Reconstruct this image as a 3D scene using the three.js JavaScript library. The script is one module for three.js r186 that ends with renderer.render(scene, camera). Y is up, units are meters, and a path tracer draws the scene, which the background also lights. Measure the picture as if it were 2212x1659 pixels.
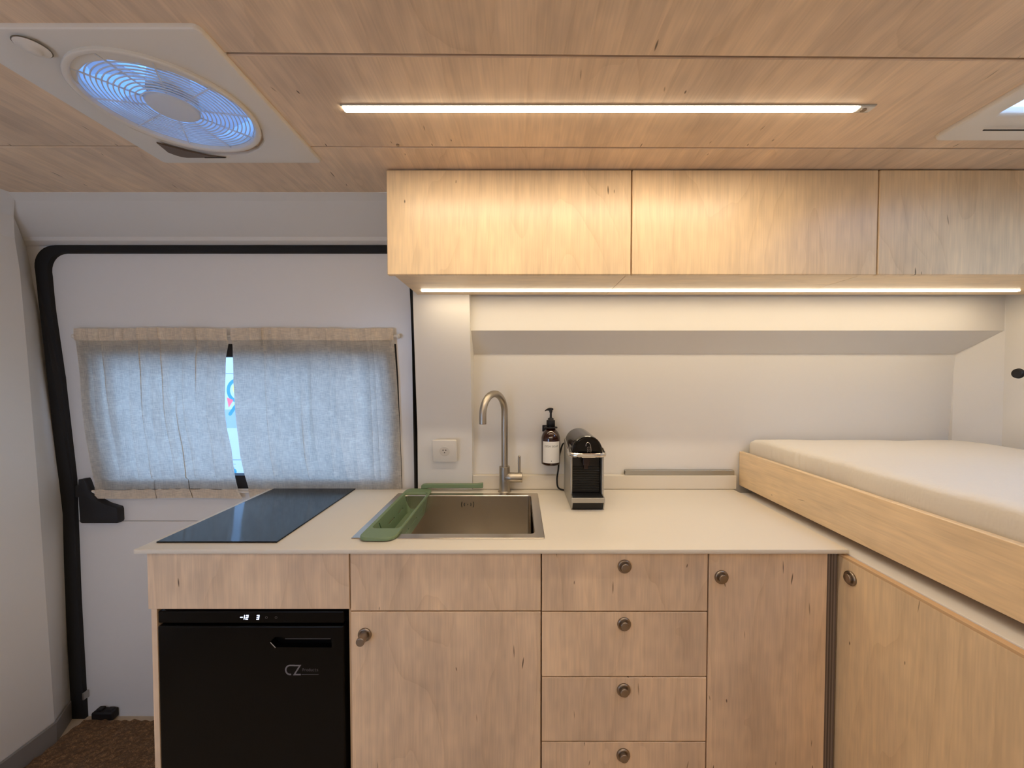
import * as THREE from 'three';
import { RoundedBoxGeometry } from 'three/addons/geometries/RoundedBoxGeometry.js';
import { mergeGeometries, mergeVertices, toCreasedNormals } from 'three/addons/utils/BufferGeometryUtils.js';
import { RectAreaLightUniformsLib } from 'three/addons/lights/RectAreaLightUniformsLib.js';
import { FontLoader } from 'three/addons/loaders/FontLoader.js';
import { TextGeometry } from 'three/addons/geometries/TextGeometry.js';
import { Brush, Evaluator, SUBTRACTION } from 'three-bvh-csg';

// ---------------------------------------------------------------- camera, sky, exposure
const scene = new THREE.Scene();
const renderer = new THREE.WebGLRenderer({ antialias: true });
renderer.toneMapping = THREE.LinearToneMapping;
renderer.toneMappingExposure = 1.4;
renderer.shadowMap.enabled = true;
RectAreaLightUniformsLib.init();

const camera = new THREE.PerspectiveCamera(2 * Math.atan(829.5 / 850) * 180 / Math.PI, 2212 / 1659, 0.02, 60);
camera.position.set(0, 1.415, 0);
camera.rotation.x = -Math.atan(22 / 850);
camera.setViewOffset(2212, 1659, -16, -8.5, 2212, 1659);

const SKY = 4.8, LED_CEILING = 46, LED_SHELF = 25, LED_REAR = 36;
scene.background = new THREE.Color().setRGB(0.39, 0.61, 1.0);
scene.backgroundIntensity = SKY;
const WARM = new THREE.Color().setRGB(1.0, 0.83, 0.62), WARM_SHELF = new THREE.Color().setRGB(1.0, 0.83, 0.57);

// ---------------------------------------------------------------- helpers
const used = {};
function numbered(name) {
  const n = used[name] = (used[name] ?? -1) + 1;
  return n ? `${name}_${String(n).padStart(3, '0')}` : name;
}
function shade(o) { o.castShadow = true; o.receiveShadow = true; return o; }
function thing(name, label, category, pos = [0, 0, 0], group) {
  const o = new THREE.Group();
  o.name = numbered(name); o.position.set(...pos); scene.add(o);
  o.userData = { label, category };
  if (group) o.userData.group = group;
  return o;
}
function single(name, label, category, geo, material, pos = [0, 0, 0], group) {
  const o = shade(new THREE.Mesh(geo, material));
  o.name = numbered(name); o.position.set(...pos); scene.add(o);
  o.userData = { label, category };
  if (group) o.userData.group = group;
  return o;
}
function structure(name, label, category, geo, material) {
  const o = geo ? shade(new THREE.Mesh(geo, material)) : new THREE.Group();
  o.name = name; scene.add(o);
  o.userData = { label, category, kind: 'structure' };
  return o;
}
function part(parent, name, geo, material, pos, label) {
  const o = shade(new THREE.Mesh(geo, material));
  o.name = name; parent.add(o);
  if (pos) o.position.set(...pos);
  if (label) o.userData.label = label;
  return o;
}
const clean = (g) => { const n = g.index ? g.toNonIndexed() : g; for (const k of Object.keys(n.attributes)) if (!['position', 'normal', 'uv'].includes(k)) n.deleteAttribute(k); if (!n.attributes.uv) n.setAttribute('uv', new THREE.BufferAttribute(new Float32Array(n.attributes.position.count * 2), 2)); return n; };
const merge = (list) => mergeGeometries(list.map(clean));
// box given by its two corners, edges rounded by r
function slab(x0, x1, y0, y1, z0, z1, r = 0, seg = 2) {
  const w = Math.abs(x1 - x0), h = Math.abs(y1 - y0), d = Math.abs(z1 - z0);
  const g = r ? new RoundedBoxGeometry(w, h, d, seg, Math.min(r, w / 2.01, h / 2.01, d / 2.01)) : new THREE.BoxGeometry(w, h, d);
  return g.translate((x0 + x1) / 2, (y0 + y1) / 2, (z0 + z1) / 2);
}
// texture coordinates in metres; v runs along the grain
function grainUV(geo, grain = 'y', du = 0, dv = 0) {
  const g = geo.index ? geo.toNonIndexed() : geo;
  const p = g.attributes.position, uv = new Float32Array(p.count * 2);
  const a = new THREE.Vector3(), b = new THREE.Vector3(), c = new THREE.Vector3();
  for (let i = 0; i < p.count; i += 3) {
    a.fromBufferAttribute(p, i); b.fromBufferAttribute(p, i + 1); c.fromBufferAttribute(p, i + 2);
    const n = b.clone().sub(a).cross(c.clone().sub(a));
    const ax = Math.abs(n.x), ay = Math.abs(n.y), az = Math.abs(n.z);
    const face = ax > ay && ax > az ? 'x' : ay > az ? 'y' : 'z';
    [a, b, c].forEach((q, k) => {
      let s, t;
      if (grain === 'y') { t = face === 'y' ? q.z : q.y; s = face === 'x' ? q.z : q.x; }
      else if (grain === 'x') { t = face === 'x' ? q.z : q.x; s = face === 'z' ? q.y : q.z; if (face === 'x') s = q.y; }
      else { t = face === 'z' ? q.x : q.z; s = face === 'x' ? q.y : q.x; if (face === 'z') s = q.y; }
      uv[(i + k) * 2] = s + du; uv[(i + k) * 2 + 1] = t + dv;
    });
  }
  g.setAttribute('uv', new THREE.BufferAttribute(uv, 2));
  return g;
}
// closed surface through loops of points (each loop the same length)
function loft(loops, capStart = true, capEnd = true, crease = 0.7) {
  const n = loops[0].length, pos = [], idx = [];
  loops.forEach((l) => l.forEach((q) => pos.push(...q)));
  for (let i = 0; i + 1 < loops.length; i++) for (let j = 0; j < n; j++) {
    const a = i * n + j, b = i * n + (j + 1) % n, c = a + n, d = b + n;
    idx.push(a, b, d, a, d, c);
  }
  const cap = (k, flip) => {
    const mid = [0, 0, 0];
    loops[k].forEach((q) => { mid[0] += q[0] / n; mid[1] += q[1] / n; mid[2] += q[2] / n; });
    const m = pos.length / 3; pos.push(...mid);
    for (let j = 0; j < n; j++) { const a = k * n + j, b = k * n + (j + 1) % n; flip ? idx.push(m, b, a) : idx.push(m, a, b); }
  };
  if (capStart) cap(0, true);
  if (capEnd) cap(loops.length - 1, false);
  let g = new THREE.BufferGeometry();
  g.setAttribute('position', new THREE.Float32BufferAttribute(pos, 3)); g.setIndex(idx);
  g = toCreasedNormals(g, crease);
  g.setAttribute('uv', new THREE.BufferAttribute(new Float32Array(g.attributes.position.count * 2), 2));
  return g;
}
// rounded rectangle in the xz plane as a loop at height y
function ringXZ(x0, x1, z0, z1, y, r, seg = 5) {
  const out = [], cs = [[x1 - r, z1 - r, 0], [x0 + r, z1 - r, 1], [x0 + r, z0 + r, 2], [x1 - r, z0 + r, 3]];
  for (const [cx, cz, q] of cs) for (let k = 0; k <= seg; k++) {
    const t = (q + k / seg) * Math.PI / 2;
    out.push([cx + r * Math.cos(t), y, cz + r * Math.sin(t)]);
  }
  return out.reverse();
}
function roundRectShape(w, h, r) {
  const s = new THREE.Shape();
  s.moveTo(-w / 2 + r, -h / 2); s.lineTo(w / 2 - r, -h / 2); s.absarc(w / 2 - r, -h / 2 + r, r, -Math.PI / 2, 0);
  s.lineTo(w / 2, h / 2 - r); s.absarc(w / 2 - r, h / 2 - r, r, 0, Math.PI / 2);
  s.lineTo(-w / 2 + r, h / 2); s.absarc(-w / 2 + r, h / 2 - r, r, Math.PI / 2, Math.PI);
  s.lineTo(-w / 2, -h / 2 + r); s.absarc(-w / 2 + r, -h / 2 + r, r, Math.PI, Math.PI * 1.5);
  return s;
}
const polygon = (pts) => new THREE.Shape(pts.map(([x, y]) => new THREE.Vector2(x, y)));
const extrude = (s, depth, bevel = 0, seg = 2) => new THREE.ExtrudeGeometry(s, bevel ? { depth: depth - 2 * bevel, bevelEnabled: true, bevelSize: bevel, bevelThickness: bevel, bevelOffset: -bevel, bevelSegments: seg, curveSegments: 10 } : { depth, bevelEnabled: false, curveSegments: 12 });
// prism: profile given as [z, y] pairs, running along x
function prismX(profile, x0, x1, bevel = 0) {
  const g = extrude(polygon(profile.map(([z, y]) => [-z, y])), x1 - x0, bevel);
  if (bevel) g.translate(0, 0, bevel);
  return g.rotateY(Math.PI / 2).translate(x0, 0, 0);
}
const csg = new Evaluator(); csg.attributes = ['position', 'normal', 'uv']; csg.useGroups = false;
function cut(geo, ...tools) {
  let r = new Brush(clean(geo)); r.updateMatrixWorld();
  for (const t of tools) { const b = new Brush(clean(t)); b.updateMatrixWorld(); r = csg.evaluate(r, b, SUBTRACTION); }
  return r.geometry;
}
function tube(points, radius, seg = 40, radial = 12) {
  return new THREE.TubeGeometry(new THREE.CatmullRomCurve3(points.map((q) => new THREE.Vector3(...q))), seg, radius, radial, false);
}
const lerpTable = (t, x) => {
  if (x <= t[0][0]) return t[0][1];
  for (let i = 1; i < t.length; i++) if (x <= t[i][0]) { const k = (x - t[i - 1][0]) / (t[i][0] - t[i - 1][0]); return t[i - 1][1] + k * (t[i][1] - t[i - 1][1]); }
  return t[t.length - 1][1];
};
let seed = 7;
const rnd = () => { seed = (seed * 1664525 + 1013904223) >>> 0; return seed / 4294967296; };
const hash = (x, y, s) => { let h = Math.imul(x, 374761393) ^ Math.imul(y, 668265263) ^ Math.imul(s, 1274126177); h = Math.imul(h ^ (h >>> 13), 1274126177); return ((h ^ (h >>> 16)) >>> 0) / 4294967296; };
function noise(x, y, px, py, s) {
  const xi = Math.floor(x), yi = Math.floor(y), fx = x - xi, fy = y - yi;
  const sx = fx * fx * (3 - 2 * fx), sy = fy * fy * (3 - 2 * fy);
  const X0 = ((xi % px) + px) % px, X1 = (X0 + 1) % px, Y0 = ((yi % py) + py) % py, Y1 = (Y0 + 1) % py;
  const a = hash(X0, Y0, s), b = hash(X1, Y0, s), c = hash(X0, Y1, s), d = hash(X1, Y1, s);
  return (a + (b - a) * sx) * (1 - sy) + (c + (d - c) * sx) * sy;
}
function dataTexture(n, m, fill, srgb) {
  const d = new Uint8Array(n * m * 4);
  for (let j = 0; j < m; j++) for (let i = 0; i < n; i++) {
    const c = fill(i / n, j / m, i, j), k = (j * n + i) * 4;
    d[k] = c[0]; d[k + 1] = c[1]; d[k + 2] = c[2]; d[k + 3] = 255;
  }
  const t = new THREE.DataTexture(d, n, m);
  t.wrapS = t.wrapT = THREE.RepeatWrapping; t.magFilter = THREE.LinearFilter; t.minFilter = THREE.LinearMipmapLinearFilter; t.generateMipmaps = true;
  if (srgb) t.colorSpace = THREE.SRGBColorSpace;
  t.needsUpdate = true;
  return t;
}

// ---------------------------------------------------------------- materials
// birch and maple veneer: growth-ring lines, pores along the grain, pale and dark clouds, small dark flecks
function veneer(s, base, lines, cloud, flecks) {
  const marks = [];
  for (let k = 0; k < flecks; k++) marks.push([hash(k, 1, s), hash(k, 2, s), 0.0012 + 0.0014 * hash(k, 3, s), 0.004 + 0.012 * hash(k, 4, s), 0.25 + 0.45 * hash(k, 5, s), hash(k, 6, s) - 0.5]);
  const tex = dataTexture(1024, 1024, (u, v) => {
    const warp = noise(u * 4, v * 2, 4, 2, s) * 1.7 + noise(u * 9, v * 4, 9, 4, s + 1) * 0.45 + noise(u * 40, v * 24, 40, 24, s + 2) * 0.05;
    const w = u * 7 + warp * 2.2;
    const f = w - Math.floor(w);
    const line = Math.exp(-f * 9) * (0.4 + 0.6 * noise(u * 30, v * 5, 30, 5, s + 9));
    const fine = noise(u * 330, v * 26, 330, 26, s + 3) - 0.5;
    const mid = noise(u * 90, v * 10, 90, 10, s + 4) - 0.5;
    const big = noise(u * 6, v * 4, 6, 4, s + 5) - 0.5 + 0.6 * (noise(u * 16, v * 9, 16, 9, s + 6) - 0.5) + 0.4 * (noise(u * 45, v * 40, 45, 40, s + 7) - 0.5);
    let k = 1 - lines * line + 0.05 * fine + 0.045 * mid + cloud * big;
    return [base[0] * k, base[1] * (k - 0.012 * line - 0.02 * cloud * big), base[2] * (k - 0.03 * line - 0.15 * cloud * big)].map((c) => Math.max(0, Math.min(255, c)));
  }, true);
  const d = tex.image.data;
  for (const [mu, mv, rw, rh, dark, tilt] of marks) {
    for (let j = -24; j <= 24; j++) for (let i = -8; i <= 8; i++) {
      const y = j / 1024, x = i / 1024 - tilt * y * 0.7, q = (x / rw) ** 2 + (y / rh) ** 2;
      if (q < 1) { const k = ((((Math.round(mv * 1024) + j) & 1023) << 10) + ((Math.round(mu * 1024) + i) & 1023)) * 4, m = 1 - dark * (1 - q); d[k] *= m; d[k + 1] *= m * 0.97; d[k + 2] *= m * 0.93; }
    }
  }
  tex.repeat.set(1 / 0.8, 1 / 1.2);
  return tex;
}
const hex = (c) => new THREE.Color(c);
const std = (color, roughness, o = {}) => new THREE.MeshStandardMaterial({ color: hex(color), roughness, ...o });
const phys = (color, roughness, o = {}) => new THREE.MeshPhysicalMaterial({ color: hex(color), roughness, ...o });
const birchMap = veneer(11, [231, 203, 172], 0.05, 0.12, 26);
const mapleMap = veneer(37, [234, 206, 166], 0.045, 0.08, 10);
const M = {
  birch: std('#ffffff', 0.4, { map: birchMap }),
  maple: std('#ffffff', 0.32, { map: mapleMap }),
  ceilingPly: std('#ffffff', 0.5, { map: birchMap }),
  plyEdge: std('#d3b088', 0.7),
  wall: phys('#e8e4de', 0.42, { specularIntensity: 0.6 }),
  doorWhite: phys('#eeebe8', 0.25, { specularIntensity: 0.8 }),
  worktop: std('#e2d9c9', 0.45),
  plastic: std('#e8e2d8', 0.5),
  blackRubber: std('#121215', 0.75),
  blackPlastic: std('#14141a', 0.55),
  black: phys('#08080a', 0.3),
  gloss: phys('#050506', 0.1, { specularIntensity: 0.75 }),
  steel: std('#b9b1a4', 0.3, { metalness: 1 }),
  brushed: std('#b5ada0', 0.38, { metalness: 1 }),
  chrome: std('#d8d4ce', 0.1, { metalness: 1 }),
  nickel: std('#9c9186', 0.36, { metalness: 1 }),
  alu: std('#b4b2ab', 0.42, { metalness: 0.9 }),
  dark: std('#0c0b0a', 0.8),
  green: std('#748a68', 0.5),
};
{
  const weave = dataTexture(256, 256, (u, v, i, j) => { const w = 170 + 40 * Math.sin(i * Math.PI / 2) * Math.sin(j * Math.PI / 2) + 70 * (noise(u * 128, v * 16, 128, 16, 5) - 0.5) + 70 * (noise(u * 16, v * 128, 16, 128, 6) - 0.5); return [w, w, w]; });
  weave.repeat.set(8, 8);
  const linen = dataTexture(512, 512, (u, v) => { const k = 1 + 0.10 * (noise(u * 256, v * 20, 256, 20, 15) - 0.5) + 0.12 * (noise(u * 20, v * 256, 20, 256, 16) - 0.5) + 0.05 * (noise(u * 9, v * 9, 9, 9, 3) - 0.5); return [240 * k, 230 * k, 213 * k].map((c) => Math.min(255, c)); }, true);
  linen.repeat.set(4, 4);
  M.curtain = phys('#ffffff', 1, { map: linen, bumpMap: weave, bumpScale: 0.0006, transmission: 0.66, thickness: 0, side: THREE.DoubleSide, specularIntensity: 0.1 });
  M.hem = phys('#f8f1ea', 1, { map: linen, bumpMap: weave, bumpScale: 0.0006, transmission: 0.22, thickness: 0, side: THREE.DoubleSide, specularIntensity: 0.1 });
  const sheet = dataTexture(256, 256, (u, v) => { const k = 128 + 60 * (noise(u * 64, v * 64, 64, 64, 8) - 0.5) + 60 * (noise(u * 20, v * 128, 20, 128, 9) - 0.5); return [k, k, k]; });
  sheet.repeat.set(3, 3);
  M.sheet = std('#dfd7ca', 0.95, { bumpMap: sheet, bumpScale: 0.0012 });
  const coir = dataTexture(512, 512, (u, v) => { const k = 0.62 + 0.55 * noise(u * 128, v * 128, 128, 128, 21) * noise(u * 40, v * 60, 40, 60, 22) + 0.3 * (noise(u * 256, v * 256, 256, 256, 23) - 0.5); return [150 * k, 112 * k, 78 * k].map((c) => Math.max(0, Math.min(255, c))); }, true);
  coir.repeat.set(2, 2);
  M.coir = std('#ffffff', 1, { map: coir });
  const brush = dataTexture(512, 512, (u, v) => { const k = 128 + 90 * (noise(u * 10, v * 400, 10, 400, 31) - 0.5); return [k, k, k]; });
  brush.repeat.set(2, 2);
  M.sinkSteel = std('#cdc6bb', 0.27, { metalness: 1, bumpMap: brush, bumpScale: 0.00005 });
  const vinyl = dataTexture(256, 256, (u, v) => { const k = 1 + 0.06 * (noise(u * 64, v * 64, 64, 64, 41) - 0.5); return [206 * k, 184 * k, 156 * k]; }, true);
  M.vinyl = std('#ffffff', 0.55, { map: vinyl });
}

// ---------------------------------------------------------------- the setting
// the inner face of the sliding door leans in towards the roof: z by height
const doorZ = (y) => lerpTable([[0, -1.61], [0.97, -1.62], [1.42, -1.575], [1.9, -1.49], [2.1, -1.455]], y);
const doorSlab = (x0, x1, y0, y1, thick = 0.05, out = 0) => {
  const n = Math.max(2, Math.ceil((y1 - y0) / 0.06)), loops = [];
  for (let i = 0; i <= n; i++) { const y = y0 + (y1 - y0) * i / n, z = doorZ(y) + out; loops.push([[x0, y, z], [x1, y, z], [x1, y, z - thick], [x0, y, z - thick]]); }
  return loft(loops, true, true, 0.5);
};
const WIN = [-1.71, -0.485, 0.955, 1.548];

structure('floor', 'pale vinyl floor of the van beside the sliding door', 'floor', grainUV(slab(-2, 1.95, -0.06, 0, -1.85, 0.65), 'x'), M.vinyl);

// ceiling: plywood boards with narrow joints, a hole for the roof fan and one for the skylight
const FAN = [-0.745, -0.862, 0.15], SKYLIGHT = [1.31, -0.5325];
{
  const ceiling = structure('ceiling', 'birch plywood ceiling of wide boards with dark joints', 'ceiling');
  const fanHole = (r) => new THREE.CylinderGeometry(r, r, 0.4, 48).translate(FAN[0], 2.03, FAN[1]);
  const skyHole = (w, d) => new THREE.BoxGeometry(w, 0.4, d).translate(SKYLIGHT[0], 2.03, SKYLIGHT[1]);
  part(ceiling, 'roof', cut(slab(-2, 1.95, 2.018, 2.08, -1.85, 0.65), fanHole(0.156), skyHole(0.54, 0.745)), M.dark);
  const joints = [[-1.30, 0], [-1.025, 0.0046], [-0.7375, 0.0085], [-0.445, 0.009], [-0.15, 0.009], [0.145, 0.005], [0.56, 0]];
  for (let k = 0; k + 1 < joints.length; k++) {
    const [a, sa] = joints[k], [b, sb] = joints[k + 1], g = 0.0024, X0 = -1.95, X1 = 1.9;
    const s = polygon([[X0, a - sa * X0 + g], [X1, a - sa * X1 + g], [X1, b - sb * X1 - g], [X0, b - sb * X0 - g]].map(([x, z]) => [x, -z]).reverse());
    let geo = extrude(s, 0.013, 0.0015, 1).rotateX(-Math.PI / 2).translate(0, 2.005 + 0.0015, 0);
    if (k === 1 || k === 2) geo = cut(geo, fanHole(0.156), skyHole(0.54, 0.745));
    if (k === 3 || k === 4) geo = cut(geo, skyHole(0.54, 0.745));
    part(ceiling, 'board', grainUV(geo, 'z', k * 0.37, k * 0.29), M.ceilingPly);
  }
  part(ceiling, 'screw', new THREE.CylinderGeometry(0.004, 0.004, 0.003, 16), M.nickel, [-0.308, 2.004, -1.012]);
}

// wall behind the kitchen: coved header over the door, leaning pillar, shallow niche under a boxed-in beam
structure('wall_back', 'white wall panel of the niche behind the tap and coffee machine', 'wall', merge([prismX([[-1.626, 0.93], [-1.597, 1.53], [-1.80, 1.53], [-1.80, 0.93]], -0.25, 1.95), slab(-0.42, 1.95, 0, 0.935, -1.615, -1.80)]), M.wall);
structure('trim_2', 'white coved header panel above the sliding door', 'wall panel', prismX([[-1.262, 2.03], [-1.267, 2.003], [-1.30, 1.992], [-1.40, 1.948], [-1.447, 1.928], [-1.455, 1.917], [-1.48, 1.908], [-1.80, 1.908], [-1.80, 2.03]], -1.95, -0.36, 0), M.wall);
{
  const pillar = prismX([[-1.60, 0], [-1.594, 0.96], [-1.565, 1.2], [-1.48, 1.59], [-1.455, 1.72], [-1.43, 2.02], [-1.80, 2.02], [-1.80, 0]], 0, 1);
  const p = pillar.attributes.position;
  for (let i = 0; i < p.count; i++) { const k = Math.max(0, Math.min(1.2, (p.getY(i) - 0.96) / 0.75)); p.setX(i, p.getX(i) < 0.5 ? -0.414 + 0.022 * k : -0.192 + 0.008 * k); }
  pillar.computeVertexNormals();
  structure('trim_3', 'white wall pillar between the sliding door and the niche', 'pillar', toCreasedNormals(pillar, 0.5), M.wall);
}
structure('trim_4', 'white boxed beam with a sloping underside above the niche', 'beam', prismX([[-1.505, 2.02], [-1.505, 1.595], [-1.508, 1.592], [-1.605, 1.506], [-1.80, 1.506], [-1.80, 2.02]], -0.186, 1.95), M.wall);
{
  // partition towards the cab: bends back to meet the door opening
  const rows = [[0, -1.81, -1.50, -1.905, -1.66], [0.5, -1.81, -1.485, -1.905, -1.66], [1.0, -1.81, -1.47, -1.905, -1.66], [1.5, -1.81, -1.45, -1.90, -1.61], [1.8, -1.79, -1.42, -1.88, -1.54], [1.9, -1.76, -1.385, -1.86, -1.50], [1.96, -1.71, -1.345, -1.83, -1.44], [2.005, -1.62, -1.28, -1.80, -1.33], [2.03, -1.60, -1.27, -1.79, -1.31]];
  structure('wall_left', 'white partition wall at the left, bending towards the sliding door', 'wall', loft(rows.map(([y, x1, z1, x2, z2]) => [[x1, y, 0.6], [x1, y, z1], [x2, y, z2], [x2, y, -1.85], [-2.1, y, -1.85], [-2.1, y, 0.6]].reverse()), true, true, 0.35), M.wall);
  const foot = [[-1.806, 0.5], [-1.806, -1.497], [-1.898, -1.655]];
  const outer = foot.map(([x, z], i) => [x + 0.012, z + (i ? 0.006 : 0)]);
  const s = polygon([...foot, ...outer.reverse()].map(([x, z]) => [x, -z]));
  structure('baseboard_left', 'grey baseboard strip along the foot of the left partition', 'baseboard', extrude(s, 0.078).rotateX(-Math.PI / 2), std('#8d8783', 0.6));
}
structure('wall_right', 'white end wall beyond the bed at the right', 'wall', extrude(polygon([[1.85, -0.65], [1.85, 1.503], [1.766, 1.601], [1.766, 1.85], [2.0, 1.85], [2.0, -0.65]].reverse()), 2.02).rotateX(-Math.PI / 2), M.wall);
{
  // the wall behind the camera, with the window that throws cool daylight on the door and partition
  const [x0, x1, y0, y1] = [-1.55, -0.85, 0.72, 1.25];
  structure('wall_front', 'white van wall behind the viewer', 'wall', merge([slab(-2.1, x0, 0, 2.03, 0.5, 0.58), slab(x1, 2.0, 0, 2.03, 0.5, 0.58), slab(x0, x1, 0, y0, 0.5, 0.58), slab(x0, x1, y1, 2.03, 0.5, 0.58)]), M.wall);
  const win = structure('window_2', 'van window behind the viewer', 'window');
  part(win, 'window_frame', merge([slab(x0, x1, y0, y0 + 0.03, 0.505, 0.56), slab(x0, x1, y1 - 0.03, y1, 0.505, 0.56), slab(x0, x0 + 0.03, y0 + 0.03, y1 - 0.03, 0.505, 0.56), slab(x1 - 0.03, x1, y0 + 0.03, y1 - 0.03, 0.505, 0.56)]), M.blackPlastic);
  part(win, 'pane', slab(x0 + 0.02, x1 - 0.02, y0 + 0.02, y1 - 0.02, 0.53, 0.534), new THREE.MeshPhysicalMaterial({ color: 0xffffff, roughness: 0, transmission: 1, thickness: 0 }));
}
{
  const d = structure('door_1', 'white sliding side door with a curtained window and black rubber seal', 'door');
  const [x0, x1, y0, y1] = WIN;
  part(d, 'upper_panel', merge([doorSlab(-1.93, x0, 0.822, 1.95), doorSlab(x1, -0.36, 0.822, 1.95), doorSlab(x0, x1, 0.822, y0), doorSlab(x0, x1, y1, 1.95)]), M.doorWhite);
  part(d, 'lower_panel', doorSlab(-1.93, -0.36, 0, 0.8195), M.doorWhite);
  part(d, 'inner_skin', doorSlab(-1.93, -0.36, 0.7, 0.9, 0.03, -0.02), M.doorWhite);
  // catch low on the door and a bright striker on the seal
  part(d, 'door_stop', merge([slab(-1.755, -1.672, 0.005, 0.042, -1.61, -1.575, 0.006), slab(-1.745, -1.72, 0.02, 0.05, -1.605, -1.585, 0.004), slab(-1.705, -1.68, 0.02, 0.047, -1.605, -1.585, 0.004)]), M.blackPlastic, null, 'small black catch at the foot of the door');
  part(d, 'striker', slab(-1.803, -1.796, 0.085, 0.115, -1.61, -1.588, 0.002), M.alu, null, 'bright metal striker plate');
}
{
  // black rubber seal round the door opening
  const outer = [[0, -1.858], [0.5, -1.876], [0.92, -1.884], [1.42, -1.868], [1.7, -1.838], [1.815, -1.822]];
  const inner = [[0, -1.803], [0.5, -1.822], [0.92, -1.830], [1.42, -1.815], [1.7, -1.79], [1.80, -1.775]];
  const pts = [];
  const side = (t, y0, y1, n) => { for (let i = 0; i <= n; i++) { const y = y0 + (y1 - y0) * i / n; pts.push([lerpTable(t, y), y]); } };
  side(outer, 0, 1.815, 30);
  for (let i = 1; i <= 10; i++) { const a = Math.PI - i / 10 * Math.PI / 2; pts.push([-1.725 + 0.097 * Math.cos(a), 1.815 + 0.093 * Math.sin(a)]); }
  for (let i = 1; i <= 24; i++) pts.push([-1.725 + i / 24 * (1.725 - 0.39), 1.908]);
  const rightOuter = (y) => -0.40 - 0.014 * Math.max(0, Math.min(1, (1.7 - y) / 0.75)), rightInner = (y) => rightOuter(y) - 0.017;
  for (let i = 1; i <= 30; i++) { const y = 1.908 - 1.908 * i / 30; pts.push([rightOuter(y), y]); }
  for (let i = 0; i <= 30; i++) { const y = 1.88 * i / 30; pts.push([rightInner(y), y]); }
  for (let i = 1; i <= 24; i++) pts.push([-0.417 - i / 24 * (1.70 - 0.417), 1.881]);
  for (let i = 1; i <= 8; i++) { const a = Math.PI / 2 + i / 8 * Math.PI / 2; pts.push([-1.70 + 0.075 * Math.cos(a), 1.80 + 0.081 * Math.sin(a)]); }
  for (let i = 1; i <= 30; i++) { const y = 1.80 * (1 - i / 30); pts.push([lerpTable(inner, y), y]); }
  const g = extrude(polygon(pts.reverse()), 0.022, 0.004, 2);
  const p = g.attributes.position;
  for (let i = 0; i < p.count; i++) p.setZ(i, p.getZ(i) + doorZ(p.getY(i)) - 0.002);
  g.computeVertexNormals();
  structure('trim_1', 'black rubber seal framing the sliding door', 'door seal', toCreasedNormals(g, 0.6), M.blackRubber);
}
{
  const w = structure('window_1', 'black framed sliding window in the side door behind linen curtains', 'window');
  const [x0, x1, y0, y1] = WIN;
  const f = (a, b, c, e) => doorSlab(a, b, c, e, 0.045, -0.004);
  part(w, 'window_frame', merge([f(x0, x1, y1 - 0.05, y1), f(x0, x1, y0, y0 + 0.055), f(x0, x0 + 0.05, y0 + 0.055, y1 - 0.05), f(x1 - 0.05, x1, y0 + 0.055, y1 - 0.05)]), M.blackPlastic);
  part(w, 'pane', doorSlab(x0 + 0.04, x1 - 0.04, y0 + 0.045, y1 - 0.04, 0.004, -0.03), new THREE.MeshPhysicalMaterial({ color: 0xffffff, roughness: 0, transmission: 1, thickness: 0 }));
}

// ---------------------------------------------------------------- outside
structure('ground_outside', 'grey street outside the van window', 'street', slab(-14, 14, -0.62, -0.5, -16, -1.9), std('#8f8f8c', 0.9));
single('building_wall', 'pale grey rendered wall across the street outside', 'wall', new THREE.BoxGeometry(12, 6, 0.12), std('#8e969c', 0.85), [-2.6, 2.5, -3.62]);
{
  const cv = document.createElement('canvas'); cv.width = 1024; cv.height = 1024;
  const c = cv.getContext('2d');
  c.fillStyle = '#959ea5'; c.fillRect(0, 0, 1024, 1024);
  c.fillStyle = '#7688a6'; c.fillRect(0, 490, 1024, 122);
  c.fillStyle = '#5d6b75';
  for (const y of [252, 820]) c.fillRect(0, y, 1024, 5);
  c.lineWidth = 22; c.strokeStyle = '#1f6f88'; c.lineCap = 'round';
  c.beginPath(); c.moveTo(552, 296); c.bezierCurveTo(470, 300, 470, 410, 530, 430); c.lineTo(560, 440); c.stroke();
  c.beginPath(); c.moveTo(552, 440); c.lineTo(496, 520); c.stroke();
  c.fillStyle = '#b9c45a'; c.beginPath(); c.ellipse(540, 352, 24, 40, 0, 0, 7); c.fill();
  c.fillStyle = '#c2525c'; c.beginPath(); c.moveTo(476, 410); c.lineTo(520, 428); c.lineTo(488, 478); c.closePath(); c.fill();
  c.fillStyle = '#6b7780'; c.fillRect(488, 850, 40, 4); c.fillRect(488, 874, 34, 4); c.beginPath(); c.arc(512, 900, 9, 0, 7); c.stroke();
  const map = new THREE.CanvasTexture(cv); map.colorSpace = THREE.SRGBColorSpace;
  single('painted_panel', 'pale panel with teal, yellow and red graffiti outside the door window', 'graffiti', new THREE.BoxGeometry(1.4, 1.4, 0.03), std('#ffffff', 0.8, { map }), [-2.578, 1.1, -3.544]);
}

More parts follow.
